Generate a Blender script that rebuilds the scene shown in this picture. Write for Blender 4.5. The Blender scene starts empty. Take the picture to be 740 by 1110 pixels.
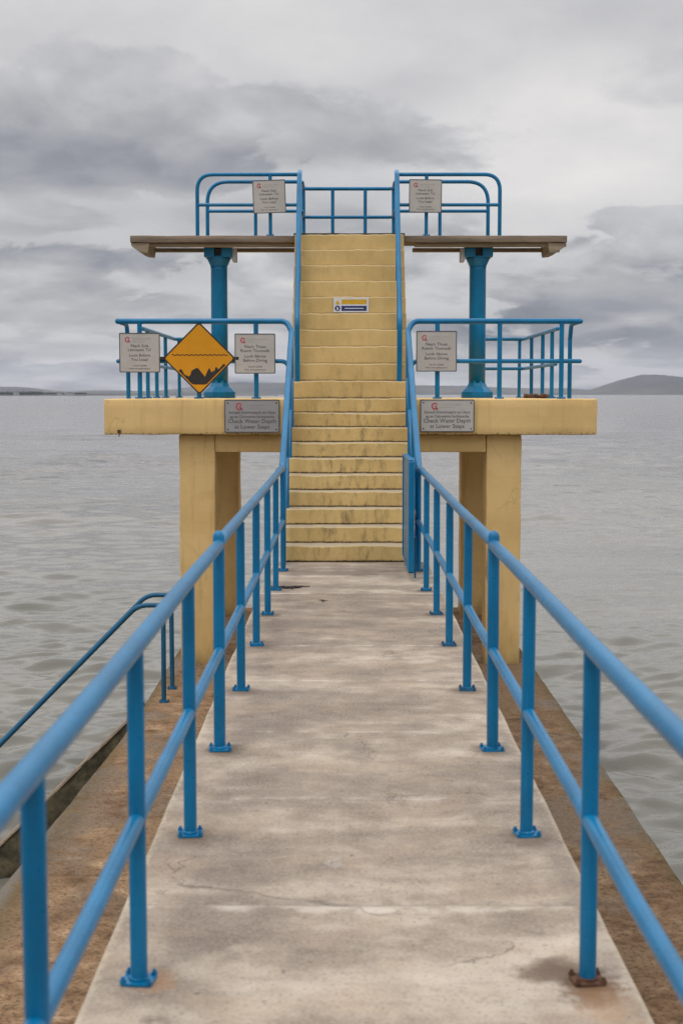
import bpy, bmesh, math, random
import numpy as np
from mathutils import Vector, Matrix, noise

R = math.radians
random.seed(7)
rng = np.random.default_rng(11)
SC = bpy.context.scene
COL = SC.collection

# ------------------------------------------------------------------ camera
cam_d = bpy.data.cameras.new("camera")
cam = bpy.data.objects.new("camera", cam_d)
COL.objects.link(cam)
cam.location = (0, 0, 1.8)
cam.rotation_euler = (R(90 - 4.745), 0, R(0.15))
cam_d.sensor_fit = 'VERTICAL'
cam_d.sensor_height = 36.0
cam_d.lens = 50.0
cam_d.clip_start = 0.1
cam_d.clip_end = 40000
cam_d.dof.use_dof = True
cam_d.dof.focus_distance = 17.2
cam_d.dof.aperture_fstop = 4.0
cam_d.dof.aperture_blades = 9
SC.camera = cam

# ------------------------------------------------------------------ world, sun, exposure
SUN_EL, SUN_AZ = 66.0, 205.0        # degrees; azimuth clockwise from +Y
SKY_STRENGTH = 0.10
world = bpy.data.worlds.new("World")
SC.world = world
world.use_nodes = True


class NT:
    """small helper around a node tree"""
    def __init__(s, tree):
        s.t = tree
        s.n = tree.nodes
        s.l = tree.links

    def new(s, typ, **kw):
        nd = s.n.new(typ)
        for k, v in kw.items():
            setattr(nd, k, v)
        return nd

    def put(s, sock, v):
        if v is None:
            return
        if isinstance(v, bpy.types.NodeSocket):
            s.l.new(v, sock)
        else:
            sock.default_value = v

    def math(s, op, a, b=None, c=None, clamp=False):
        nd = s.new("ShaderNodeMath", operation=op, use_clamp=clamp)
        s.put(nd.inputs[0], a)
        s.put(nd.inputs[1], b)
        s.put(nd.inputs[2], c)
        return nd.outputs[0]

    def mix(s, fac, a, b, blend='MIX'):
        nd = s.new("ShaderNodeMix", data_type='RGBA', blend_type=blend)
        s.put(nd.inputs[0], fac)
        s.put(nd.inputs[6], a)
        s.put(nd.inputs[7], b)
        return nd.outputs[2]

    def noise(s, vec, scale, detail=4, rough=0.55, dist=0.0):
        nd = s.new("ShaderNodeTexNoise")
        s.put(nd.inputs['Vector'], vec)
        nd.inputs['Scale'].default_value = scale
        nd.inputs['Detail'].default_value = detail
        nd.inputs['Roughness'].default_value = rough
        nd.inputs['Distortion'].default_value = dist
        return nd.outputs['Fac']

    def ramp(s, fac, stops, interp='LINEAR'):
        nd = s.new("ShaderNodeValToRGB")
        cr = nd.color_ramp
        cr.interpolation = interp
        while len(cr.elements) > 1:
            cr.elements.remove(cr.elements[-1])
        for i, (p, c) in enumerate(stops):
            e = cr.elements[0] if i == 0 else cr.elements.new(p)
            e.position = p
            if not hasattr(c, '__len__'):
                c = (c, c, c)
            e.color = (c[0], c[1], c[2], 1)
        s.put(nd.inputs[0], fac)
        return nd.outputs[0]

    def smooth(s, v, lo, hi, a=0.0, b=1.0):
        nd = s.new("ShaderNodeMapRange", interpolation_type='SMOOTHSTEP')
        s.put(nd.inputs[0], v)
        nd.inputs[1].default_value = lo
        nd.inputs[2].default_value = hi
        nd.inputs[3].default_value = a
        nd.inputs[4].default_value = b
        return nd.outputs[0]

    def scale(s, vec, v):
        nd = s.new("ShaderNodeVectorMath", operation='MULTIPLY')
        s.put(nd.inputs[0], vec)
        nd.inputs[1].default_value = v
        return nd.outputs[0]

    def sep(s, vec):
        nd = s.new("ShaderNodeSeparateXYZ")
        s.put(nd.inputs[0], vec)
        return nd.outputs

    def comb(s, x, y, z):
        nd = s.new("ShaderNodeCombineXYZ")
        s.put(nd.inputs[0], x)
        s.put(nd.inputs[1], y)
        s.put(nd.inputs[2], z)
        return nd.outputs[0]

    def bump(s, h, strength, dist, normal=None):
        nd = s.new("ShaderNodeBump")
        nd.inputs['Strength'].default_value = strength
        s.put(nd.inputs['Distance'], dist)
        s.put(nd.inputs['Height'], h)
        s.put(nd.inputs['Normal'], normal)
        return nd.outputs[0]


def build_world():
    W = NT(world.node_tree)
    bg = W.n["Background"]
    bg.inputs[1].default_value = SKY_STRENGTH
    sky = W.new("ShaderNodeTexSky", sky_type='NISHITA')
    sky.sun_disc = False
    sky.sun_elevation = R(SUN_EL)
    sky.sun_rotation = R(SUN_AZ)
    d = W.new("ShaderNodeTexCoord").outputs['Generated']
    x, y, z = W.sep(d)
    zc = W.math('MAXIMUM', z, 0.0)
    # a flat-based cloud deck seen in perspective: stretch with height above the horizon
    k = W.math('DIVIDE', 1.0, W.math('ADD', zc, 0.085))
    vert = W.math('MULTIPLY', W.math('LOGARITHM', W.math('ADD', zc, 0.11), 2.718), 0.42)
    p = W.comb(W.math('MULTIPLY', x, 0.72), y, vert)
    # domain warp for billowing outlines
    wn = W.new("ShaderNodeTexNoise")
    W.put(wn.inputs['Vector'], p)
    wn.inputs['Scale'].default_value = 9.0
    wn.inputs['Detail'].default_value = 3
    off = W.new("ShaderNodeVectorMath", operation='SUBTRACT')
    W.put(off.inputs[0], wn.outputs['Color'])
    off.inputs[1].default_value = (.5, .5, .5)
    offs = W.scale(off.outputs[0], (0.07, 0.07, 0.05))
    ad = W.new("ShaderNodeVectorMath", operation='ADD')
    W.put(ad.inputs[0], p)
    W.put(ad.inputs[1], offs)
    q = ad.outputs[0]
    n1 = W.noise(q, 6.0, 8, 0.52)
    n2 = W.noise(q, 15.0, 8, 0.56)
    n3 = W.noise(W.scale(q, (1, 1, 2.2)), 9.0, 5, 0.5)
    n = W.math('ADD', W.math('MULTIPLY', n1, 0.62), W.math('ADD', W.math('MULTIPLY', n2, 0.22), W.math('MULTIPLY', n3, 0.16)))
    # billows: density here against density a little higher up, so tops are lit and bases grey
    up = W.new("ShaderNodeVectorMath", operation='ADD')
    W.put(up.inputs[0], q)
    up.inputs[1].default_value = (-.006, 0, .030)
    rel = W.math('SUBTRACT', W.noise(q, 8.5, 6, 0.5), W.noise(up.outputs[0], 8.5, 6, 0.5))
    n = W.math('ADD', n, W.math('MULTIPLY', rel, 0.75))

    def fbm(vec, sc, det, ro):
        return W.math('SUBTRACT', W.noise(vec, sc, det, ro), 0.5)

    def mul(a_, k_):
        return W.math('MULTIPLY', a_, k_)

    def add(*a_):
        r_ = a_[0]
        for t_ in a_[1:]:
            r_ = W.math('ADD', r_, t_)
        return r_

    def lerp(a_, b_, f_):
        return add(a_, mul(W.math('SUBTRACT', b_, a_), f_))

    # high even veil
    veil = add(0.66, mul(fbm(W.scale(q, (1, 1, 1.6)), 4.5, 6, .5), .55), mul(W.smooth(z, .10, .22), .06))
    gl_x = W.math('DIVIDE', W.math('SUBTRACT', x, .155), .13)
    gl_z = W.math('DIVIDE', W.math('SUBTRACT', z, .165), .075)
    gl = W.smooth(add(mul(gl_x, gl_x), mul(gl_z, gl_z)), 1.3, 0.0)
    veil = add(veil, mul(gl, .20))
    tone = veil
    lump = fbm(q, 9.0, 7, .55)
    fine = fbm(q, 27.0, 6, .58)
    relief = mul(rel, 1.0)
    tone = add(tone, mul(relief, .40))

    def bank(cx, cz, rx, rz, top_t, base_t, edge=.11, amt=1.0, k=1.25):
        """one cloud bank: crisp billowing outline, lit crown, grey base"""
        nonlocal tone
        ax = W.math('DIVIDE', W.math('SUBTRACT', x, cx), rx)
        bz = W.math('DIVIDE', W.math('SUBTRACT', z, cz), rz)
        r_ = W.math('SQRT', add(mul(ax, ax), mul(bz, bz)))
        f_ = add(mul(W.math('SUBTRACT', 1.0, r_), .55), mul(lump, k), mul(fine, .62))
        cov = W.smooth(f_, 0.0, edge)
        h_ = W.smooth(add(bz, mul(lump, 2.2)), -.75, .95)
        sh = lerp(base_t, top_t, h_)
        sh = add(sh, mul(relief, 1.25), mul(fine, .18))
        tone = lerp(tone, sh, mul(mul(cov, amt), W.smooth(add(bz, mul(lump, 1.2)), -1.0, -.35)))

    bank(-.055, .176, .17, .036, .60, .45, .22, .85)
    bank(.26, .205, .10, .022, .60, .53, .25, .6)
    bank(-.185, .174, .165, .050, .72, .17, .10)
    bank(.225, .115, .065, .013, .57, .43, .12, .8)
    bank(-.235, .118, .085, .015, .62, .40, .12, .9)
    bank(-.02, .118, .16, .016, .58, .47, .18, .75)
    # the lower deck: row behind row of flat-based cumulus, closing up towards the horizon
    rows = fbm(W.scale(q, (1.2, 1, 1.25)), 10.5, 8, .56)
    deck = W.smooth(add(rows, mul(W.smooth(z, .125, .085), .16), mul(fine, .30)), .05, .13)
    dsh = add(.475, mul(relief, 2.1), mul(fine, .50), mul(lump, .65))
    tone = lerp(tone, dsh, mul(deck, W.smooth(z, .135, .10)))
    bank(.215, .064, .09, .015, .53, .35, .16, .85)
    bank(-.14, .055, .16, .012, .55, .38, .2, .7)
    bank(-.20, .030, .14, .010, .60, .52, .3, .7)
    v = W.math('ADD', tone, 0.0, clamp=True)
    col = W.ramp(v, [(0.0, (0.20, 0.21, 0.24)), (0.26, (0.300, 0.305, 0.335)), (0.5, (0.465, 0.462, 0.472)),
                     (0.72, (0.640, 0.628, 0.632)), (1.0, (0.88, 0.845, 0.815))])
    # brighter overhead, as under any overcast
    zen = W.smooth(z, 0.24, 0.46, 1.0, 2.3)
    # the overcast behind the camera is dimmed, to darken faces turned that way
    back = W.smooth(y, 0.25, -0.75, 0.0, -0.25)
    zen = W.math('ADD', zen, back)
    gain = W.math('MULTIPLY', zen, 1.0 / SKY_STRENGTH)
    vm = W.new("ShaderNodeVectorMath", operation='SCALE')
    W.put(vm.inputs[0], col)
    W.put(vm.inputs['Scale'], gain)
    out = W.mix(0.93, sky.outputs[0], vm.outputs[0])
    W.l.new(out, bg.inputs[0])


build_world()

sun_d = bpy.data.lights.new("sun", 'SUN')
sun_d.energy = 1.0
sun_d.angle = R(18)
sun_d.color = (1.0, 0.955, 0.88)
sun = bpy.data.objects.new("sun", sun_d)
COL.objects.link(sun)
sun.rotation_euler = (R(90 - SUN_EL), 0, R(180 - SUN_AZ))
# a sun lamp shines along its local -Z; this puts it at azimuth SUN_AZ (clockwise from +Y)
sd = Vector((math.sin(R(SUN_AZ)) * math.cos(R(SUN_EL)), math.cos(R(SUN_AZ)) * math.cos(R(SUN_EL)), math.sin(R(SUN_EL))))
sun.rotation_euler = sd.to_track_quat('Z', 'Y').to_euler()

SC.view_settings.view_transform = 'Standard'
SC.view_settings.look = 'None'
SC.view_settings.exposure = 0.0
SC.view_settings.gamma = 1.0
SC.view_settings.use_curve_mapping = False
SC.render.engine = 'CYCLES'
SC.cycles.use_denoising = True
SC.cycles.denoising_prefilter = 'NONE'
SC.cycles.max_bounces = 6
SC.cycles.volume_bounces = 0
SC.cycles.caustics_reflective = False
SC.cycles.caustics_refractive = False


# ------------------------------------------------------------------ mesh helpers
class MB:
    """collects shapes into one mesh object"""
    def __init__(s):
        s.v, s.f, s.sm, s.mi = [], [], [], []

    def add(s, verts, faces, smooth=False, mi=0):
        b = len(s.v)
        s.v += [tuple(p) for p in verts]
        for f in faces:
            s.f.append([b + i for i in f])
            s.sm.append(smooth)
            s.mi.append(mi)

    def box(s, x0, x1, y0, y1, z0, z1, rot=None, org=None, mi=0):
        vs = [Vector((x, y, z)) for x in (x0, x1) for y in (y0, y1) for z in (z0, z1)]
        if rot is not None:
            o = Vector(org)
            vs = [o + rot @ p for p in vs]
        s.add(vs, [(0, 1, 3, 2), (4, 6, 7, 5), (0, 4, 5, 1), (2, 3, 7, 6), (0, 2, 6, 4), (1, 5, 7, 3)], mi=mi)

    def bm(s, bmesh_obj, smooth=False, mi=0):
        bmesh_obj.verts.ensure_lookup_table()
        bmesh_obj.verts.index_update()
        s.add([v.co.copy() for v in bmesh_obj.verts], [[v.index for v in f.verts] for f in bmesh_obj.faces], smooth, mi)
        bmesh_obj.free()

    def bbox(s, x0, x1, y0, y1, z0, z1, bev=.006, seg=2, step=None, amp=0.0, fr=3.0, seed=0.0, mi=0):
        """bevelled box, optionally sliced and roughened like hand-cast concrete"""
        b = bmesh.new()
        bmesh.ops.create_cube(b, size=1)
        for v in b.verts:
            v.co = Vector(((x0 + x1) / 2 + v.co.x * (x1 - x0), (y0 + y1) / 2 + v.co.y * (y1 - y0), (z0 + z1) / 2 + v.co.z * (z1 - z0)))
        if bev:
            bmesh.ops.bevel(b, geom=b.edges[:], offset=bev, segments=seg, affect='EDGES', profile=.5)
        if step:
            for ax, (lo, hi) in enumerate(((x0, x1), (y0, y1), (z0, z1))):
                c = int((hi - lo) / step)
                for i in range(1, c + 1):
                    t = lo + (hi - lo) * i / (c + 1)
                    no = Vector((0, 0, 0)); no[ax] = 1
                    co = Vector((0, 0, 0)); co[ax] = t
                    bmesh.ops.bisect_plane(b, geom=b.verts[:] + b.edges[:] + b.faces[:], plane_co=co, plane_no=no)
        if amp:
            for v in b.verts:
                p = v.co * fr + Vector((seed, seed * 1.7, seed * .3))
                v.co += noise.noise_vector(p) * amp + noise.noise_vector(p * 4.1) * amp * .45
        s.bm(b, smooth=bool(step), mi=mi)

    def tube(s, pts, r, n=12, caps=True, dome=False, mi=0):
        pts = [Vector(p) for p in pts]
        rs = r if hasattr(r, '__len__') else [r] * len(pts)
        tang = []
        for i in range(len(pts)):
            a = pts[max(i - 1, 0)]
            c = pts[min(i + 1, len(pts) - 1)]
            tang.append((c - a).normalized())
        t0 = tang[0]
        up = Vector((0, 0, 1)) if abs(t0.z) < .9 else Vector((1, 0, 0))
        nrm = (up - t0 * up.dot(t0)).normalized()
        rings = []
        for i, p in enumerate(pts):
            t = tang[i]
            nrm = (nrm - t * nrm.dot(t)).normalized()
            bi = t.cross(nrm)
            rings.append([p + (nrm * math.cos(2 * math.pi * j / n) + bi * math.sin(2 * math.pi * j / n)) * rs[i] for j in range(n)])
        if dome:
            for end in (0, -1):
                t = tang[end] * (-1 if end == 0 else 1)
                p, rr, base = pts[end], rs[end], rings[end]
                ex = []
                for a in (30, 55, 76):
                    c, sn = math.cos(R(a)), math.sin(R(a))
                    ex.append([p + (q - p) * c + t * rr * sn for q in base])
                if end == 0:
                    rings = ex[::-1] + rings
                else:
                    rings = rings + ex
        vs = [q for ring in rings for q in ring]
        fs = []
        for i in range(len(rings) - 1):
            for j in range(n):
                k = (j + 1) % n
                fs.append((i * n + j, i * n + k, (i + 1) * n + k, (i + 1) * n + j))
        s.add(vs, fs, True, mi)
        if caps:
            m = len(rings) - 1
            s.add(rings[0], [list(range(n))[::-1]], False, mi)
            s.add(rings[m], [list(range(n))], False, mi)

    def lathe(s, prof, cx, cy, n=24, a0=0.0, mi=0, smooth=True):
        vs, fs = [], []
        for (r, z) in prof:
            for j in range(n):
                a = a0 + 2 * math.pi * j / n
                vs.append((cx + r * math.cos(a), cy + r * math.sin(a), z))
        for i in range(len(prof) - 1):
            for j in range(n):
                k = (j + 1) % n
                fs.append((i * n + j, i * n + k, (i + 1) * n + k, (i + 1) * n + j))
        fs.append(list(range(n))[::-1])
        fs.append([(len(prof) - 1) * n + j for j in range(n)])
        s.add(vs, fs, smooth, mi)

    def prism_xz(s, pts, y0, y1, mi=0):
        """outline in x,z (anticlockwise seen from -Y) given depth along y"""
        n = len(pts)
        vs = [(p[0], y0, p[1]) for p in pts] + [(p[0], y1, p[1]) for p in pts]
        fs = [list(range(n)), list(range(2 * n - 1, n - 1, -1))]
        for i in range(n):
            k = (i + 1) % n
            fs.append((i, n + i, n + k, k))
        s.add(vs, fs, False, mi)

    def build(s, name, mat, parent=None, face=None):
        me = bpy.data.meshes.new(name)
        me.from_pydata(s.v, [], s.f)
        for i, p in enumerate(me.polygons):
            p.use_smooth = s.sm[i]
            p.material_index = s.mi[i]
        bm_ = bmesh.new()
        bm_.from_mesh(me)
        ys = [v.co.y for v in bm_.verts]
        if max(ys) - min(ys) < 1e-6:            # printed flat: faces the viewer of the sign (-Y)
            bad = [f for f in bm_.faces if f.normal.y > 0]
            if bad:
                bmesh.ops.reverse_faces(bm_, faces=bad)
        else:
            bmesh.ops.recalc_face_normals(bm_, faces=bm_.faces[:])
            if face is not None:
                tot = Vector((0, 0, 0))
                for f in bm_.faces:
                    tot += f.normal * f.calc_area()
                if tot.dot(Vector(face)) < 0:
                    bmesh.ops.reverse_faces(bm_, faces=bm_.faces[:])
        bm_.to_mesh(me)
        bm_.free()
        mats = mat if isinstance(mat, (list, tuple)) else [mat]
        for m in mats:
            me.materials.append(m)
        o = bpy.data.objects.new(name, me)
        COL.objects.link(o)
        if parent is not None:
            o.parent = parent
            o.matrix_parent_inverse = Matrix.Identity(4)
            # parent empties carry a location: keep the part where it was modelled
            loc = Vector((0, 0, 0))
            q = parent
            while q is not None:
                loc += q.location
                q = q.parent
            o.location = -loc
            if any(parent_chain_rot(parent)):
                pass
        return o


def parent_chain_rot(o):
    while o is not None:
        yield any(abs(a) > 1e-9 for a in o.rotation_euler)
        o = o.parent


def tag(o, label, cat, group=None, kind=None):
    if label:
        o['label'] = label
    if cat:
        o['category'] = cat
    if group:
        o['group'] = group
    if kind:
        o['kind'] = kind
    return o


def empty(name, loc, label, cat, group=None):
    o = bpy.data.objects.new(name, None)
    COL.objects.link(o)
    o.empty_display_size = .2
    o.location = loc
    return tag(o, label, cat, group)


def rrect(w, h, r, n=5):
    pts = []
    for cx, cz, a0 in ((w - r, h - r, 0), (-w + r, h - r, 90), (-w + r, -h + r, 180), (w - r, -h + r, 270)):
        for k in range(n + 1):
            a = R(a0 + 90 * k / n)
            pts.append((cx + r * math.cos(a), cz + r * math.sin(a)))
    return pts


def fillet(pts, r, n=7):
    """round the corners of a polyline with arcs of about radius r"""
    pts = [Vector(p) for p in pts]
    rr = r if hasattr(r, '__len__') else [r] * len(pts)
    out = [pts[0]]
    for i in range(1, len(pts) - 1):
        a, b, c = pts[i - 1], pts[i], pts[i + 1]
        u, w = (a - b), (c - b)
        lu, lw = u.length, w.length
        u.normalize(); w.normalize()
        ang = math.acos(max(-1, min(1, u.dot(w))))
        if ang > math.pi - .03:
            out.append(b)
            continue
        t = min(rr[i] / math.tan(ang / 2), lu * .49, lw * .49)
        p0, p2 = b + u * t, b + w * t
        for k in range(n + 1):
            s_ = k / n
            out.append(p0 * (1 - s_) ** 2 + b * 2 * s_ * (1 - s_) + p2 * s_ ** 2)
    out.append(pts[-1])
    return out


# ------------------------------------------------------------------ materials
def mat_new(name):
    m = bpy.data.materials.new(name)
    m.use_nodes = True
    t = NT(m.node_tree)
    return m, t, t.n["Principled BSDF"]


def objco(t):
    return t.new("ShaderNodeTexCoord").outputs['Object']


def geopos(t):
    return t.new("ShaderNodeNewGeometry").outputs['Position']


def blue_paint(name, base, rust=0.5, rough=.33):
    m, t, p = mat_new(name)
    co = geopos(t)
    n1 = t.noise(co, 3.0, 4, .6)
    n2 = t.noise(co, 38.0, 3, .6)
    n3 = t.noise(t.scale(co, (1, 1, .35)), 26.0, 5, .65)
    c = t.mix(t.smooth(n1, .3, .7), (*[b * .86 for b in base], 1), (*[min(1, b * 1.14) for b in base], 1))
    # chalky weathering and a few rust pits
    c = t.mix(t.math('MULTIPLY', t.smooth(n2, .55, .75), .22), c, (.01, .17, .31, 1))
    # chips and rust blooming where the paint has lifted, with short runs below
    n5 = t.noise(t.scale(co, (1, 1, .5)), 9.0, 6, .7)
    spot = t.math('MULTIPLY', t.smooth(n5, .675, .72), rust)
    c = t.mix(t.math('MULTIPLY', spot, .8), c, (.075, .035, .018, 1))
    spot2 = t.math('MULTIPLY', t.smooth(n3, .70, .75), rust * .7)
    c = t.mix(spot2, c, (.02, .055, .10, 1))
    runs = t.noise(t.scale(co, (1, 1, .12)), 30.0, 3, .5)
    c = t.mix(t.math('MULTIPLY', t.smooth(runs, .52, .72), .25), c, (base[0] * .6, base[1] * .62, base[2] * .62, 1))
    t.l.new(c, p.inputs['Base Color'])
    t.put(p.inputs['Roughness'], t.math('ADD', rough, t.math('MULTIPLY', n2, .22)))
    t.put(p.inputs['Normal'], t.bump(t.math('ADD', n2, t.math('MULTIPLY', n3, .6)), .25, .0035))
    p.inputs['Specular IOR Level'].default_value = .36
    return m


def yellow_paint(name, base, stain=0.4, hi=None):
    m, t, p = mat_new(name)
    co = geopos(t)
    n1 = t.noise(co, 1.4, 5, .6)
    n2 = t.noise(t.scale(co, (1, 1, .28)), 7.0, 6, .65)
    n3 = t.noise(co, 30.0, 5, .6)
    n4 = t.noise(co, 120.0, 3, .6)
    c = t.mix(t.smooth(n1, .3, .72), (base[0] * .90, base[1] * .88, base[2] * .84, 1), (*[min(1, b * 1.06) for b in base], 1))
    c = t.mix(t.math('MULTIPLY', t.smooth(n2, .56, .78), stain), c, (.235, .175, .085, 1))
    c = t.mix(t.math('MULTIPLY', t.smooth(n3, .69, .76), .7 * stain), c, (.10, .075, .045, 1))
    c = t.mix(t.math('MULTIPLY', t.smooth(n4, .45, .75), .10), c, (.75, .62, .40, 1))
    x, y, z = t.sep(co)
    # rain streaks, shutter-board lines, patched repaint, rust weeping and sea growth at the foot
    st = t.noise(t.scale(co, (1, 1, .06)), 13.0, 5, .6)
    c = t.mix(t.math('MULTIPLY', t.smooth(st, .53, .72), .26), c, (.27, .20, .10, 1))
    board = t.math('ABSOLUTE', t.math('SUBTRACT', t.math('FRACT', t.math('ADD', t.math('MULTIPLY', z, 5.5), t.math('MULTIPLY', n1, .25))), .5))
    c = t.mix(t.math('MULTIPLY', t.smooth(board, .03, .0), .13), c, (.30, .215, .10, 1))
    patch = t.smooth(t.noise(t.scale(co, (.7, .7, 1)), 1.9, 2, .4), .555, .575)
    c = t.mix(t.math('MULTIPLY', patch, .22), c, (base[0] * 1.12, base[1] * 1.17, base[2] * 1.35, 1))
    rs = t.math('MULTIPLY', t.smooth(t.noise(t.scale(co, (1, 1, .18)), 5.0, 6, .72), .665, .73), .6)
    c = t.mix(rs, c, (.22, .10, .035, 1))
    foot = t.math('MULTIPLY', t.smooth(t.math('ADD', z, t.math('MULTIPLY', n2, .9)), -.65, -1.15), .55)
    c = t.mix(foot, c, (.17, .145, .065, 1))
    lipz = t.math('MULTIPLY', t.smooth(t.math('ABSOLUTE', t.math('SUBTRACT', z, 1.325)), .03, .0), t.smooth(n3, .50, .62))
    c = t.mix(t.math('MULTIPLY', lipz, .7), c, (.12, .08, .04, 1))
    ck = t.new("ShaderNodeTexVoronoi", feature='DISTANCE_TO_EDGE')
    wv = t.new("ShaderNodeVectorMath", operation='ADD')
    t.put(wv.inputs[0], co)
    t.put(wv.inputs[1], t.comb(t.math('MULTIPLY', n2, .5), n1, t.math('MULTIPLY', n3, .12)))
    t.put(ck.inputs['Vector'], wv.outputs[0])
    ck.inputs['Scale'].default_value = .9
    crack = t.math('MULTIPLY', t.smooth(ck.outputs['Distance'], .008, .002), t.smooth(n1, .47, .6))
    c = t.mix(t.math('MULTIPLY', crack, .28), c, (.16, .11, .05, 1))
    t.l.new(c, p.inputs['Base Color'])
    p.inputs['Roughness'].default_value = .62
    p.inputs['Specular IOR Level'].default_value = .1
    t.put(p.inputs['Normal'], t.bump(t.math('ADD', t.math('MULTIPLY', n3, .8), t.math('ADD', n4, t.math('MULTIPLY', n2, .8))), .35, .006))
    return m


YEL = (.70, .49, .215)
M_BLUE = blue_paint("blue_paint", (.0, .143, .312), .9, .2)
M_BLUE_OLD = blue_paint("weathered_blue_paint", (.008, .095, .19), .9, .42)
M_YEL = yellow_paint("yellow_paint", YEL, .35)


def steps_mat():
    m, t, p = mat_new("stair_paint")
    co = geopos(t)
    x, y, z = t.sep(co)
    at = t.new("ShaderNodeAttribute", attribute_name="rise").outputs['Fac']   # 0 at the foot of a riser, 1 at its nosing
    nz = t.sep(t.new("ShaderNodeNewGeometry").outputs['True Normal'])[2]
    n1 = t.noise(co, 1.7, 5, .6)
    n2 = t.noise(t.scale(co, (1, .4, .33)), 11.0, 6, .68)
    n3 = t.noise(co, 34.0, 5, .62)
    n4 = t.noise(co, 110.0, 3, .6)
    base = (.63, .452, .195)
    c = t.mix(t.smooth(n1, .3, .7), (base[0] * .90, base[1] * .88, base[2] * .84, 1), (*[b * 1.07 for b in base], 1))
    # foot traffic grime: the lower, busier steps and the middle of each step
    lowz = t.smooth(z, 2.55, 1.1)
    mid = t.smooth(t.math('ABSOLUTE', t.math('SUBTRACT', x, .055)), .62, .1)
    g = t.math('MULTIPLY', t.smooth(n2, .46, .70), t.math('ADD', .12, t.math('MULTIPLY', t.math('MULTIPLY', lowz, t.math('ADD', .35, mid)), .48)))
    c = t.mix(g, c, (.18, .135, .075, 1))
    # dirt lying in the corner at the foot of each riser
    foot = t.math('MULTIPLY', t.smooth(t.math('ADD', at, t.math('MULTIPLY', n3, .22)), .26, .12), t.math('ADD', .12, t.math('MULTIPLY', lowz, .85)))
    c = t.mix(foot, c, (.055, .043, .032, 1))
    # worn pale nosing
    nose = t.math('MULTIPLY', t.smooth(t.math('ADD', at, t.math('MULTIPLY', n3, .12)), .985, 1.06), .55)
    c = t.mix(nose, c, (.74, .62, .40, 1))
    tread = t.smooth(nz, .6, .9)
    c = t.mix(t.math('MULTIPLY', tread, .8), c, (.33, .285, .225, 1))
    t.l.new(c, p.inputs['Base Color'])
    p.inputs['Roughness'].default_value = .66
    p.inputs['Specular IOR Level'].default_value = .1
    t.put(p.inputs['Normal'], t.bump(t.math('ADD', n3, t.math('ADD', n4, n2)), .4, .006))
    return m


M_STEP = steps_mat()


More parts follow.
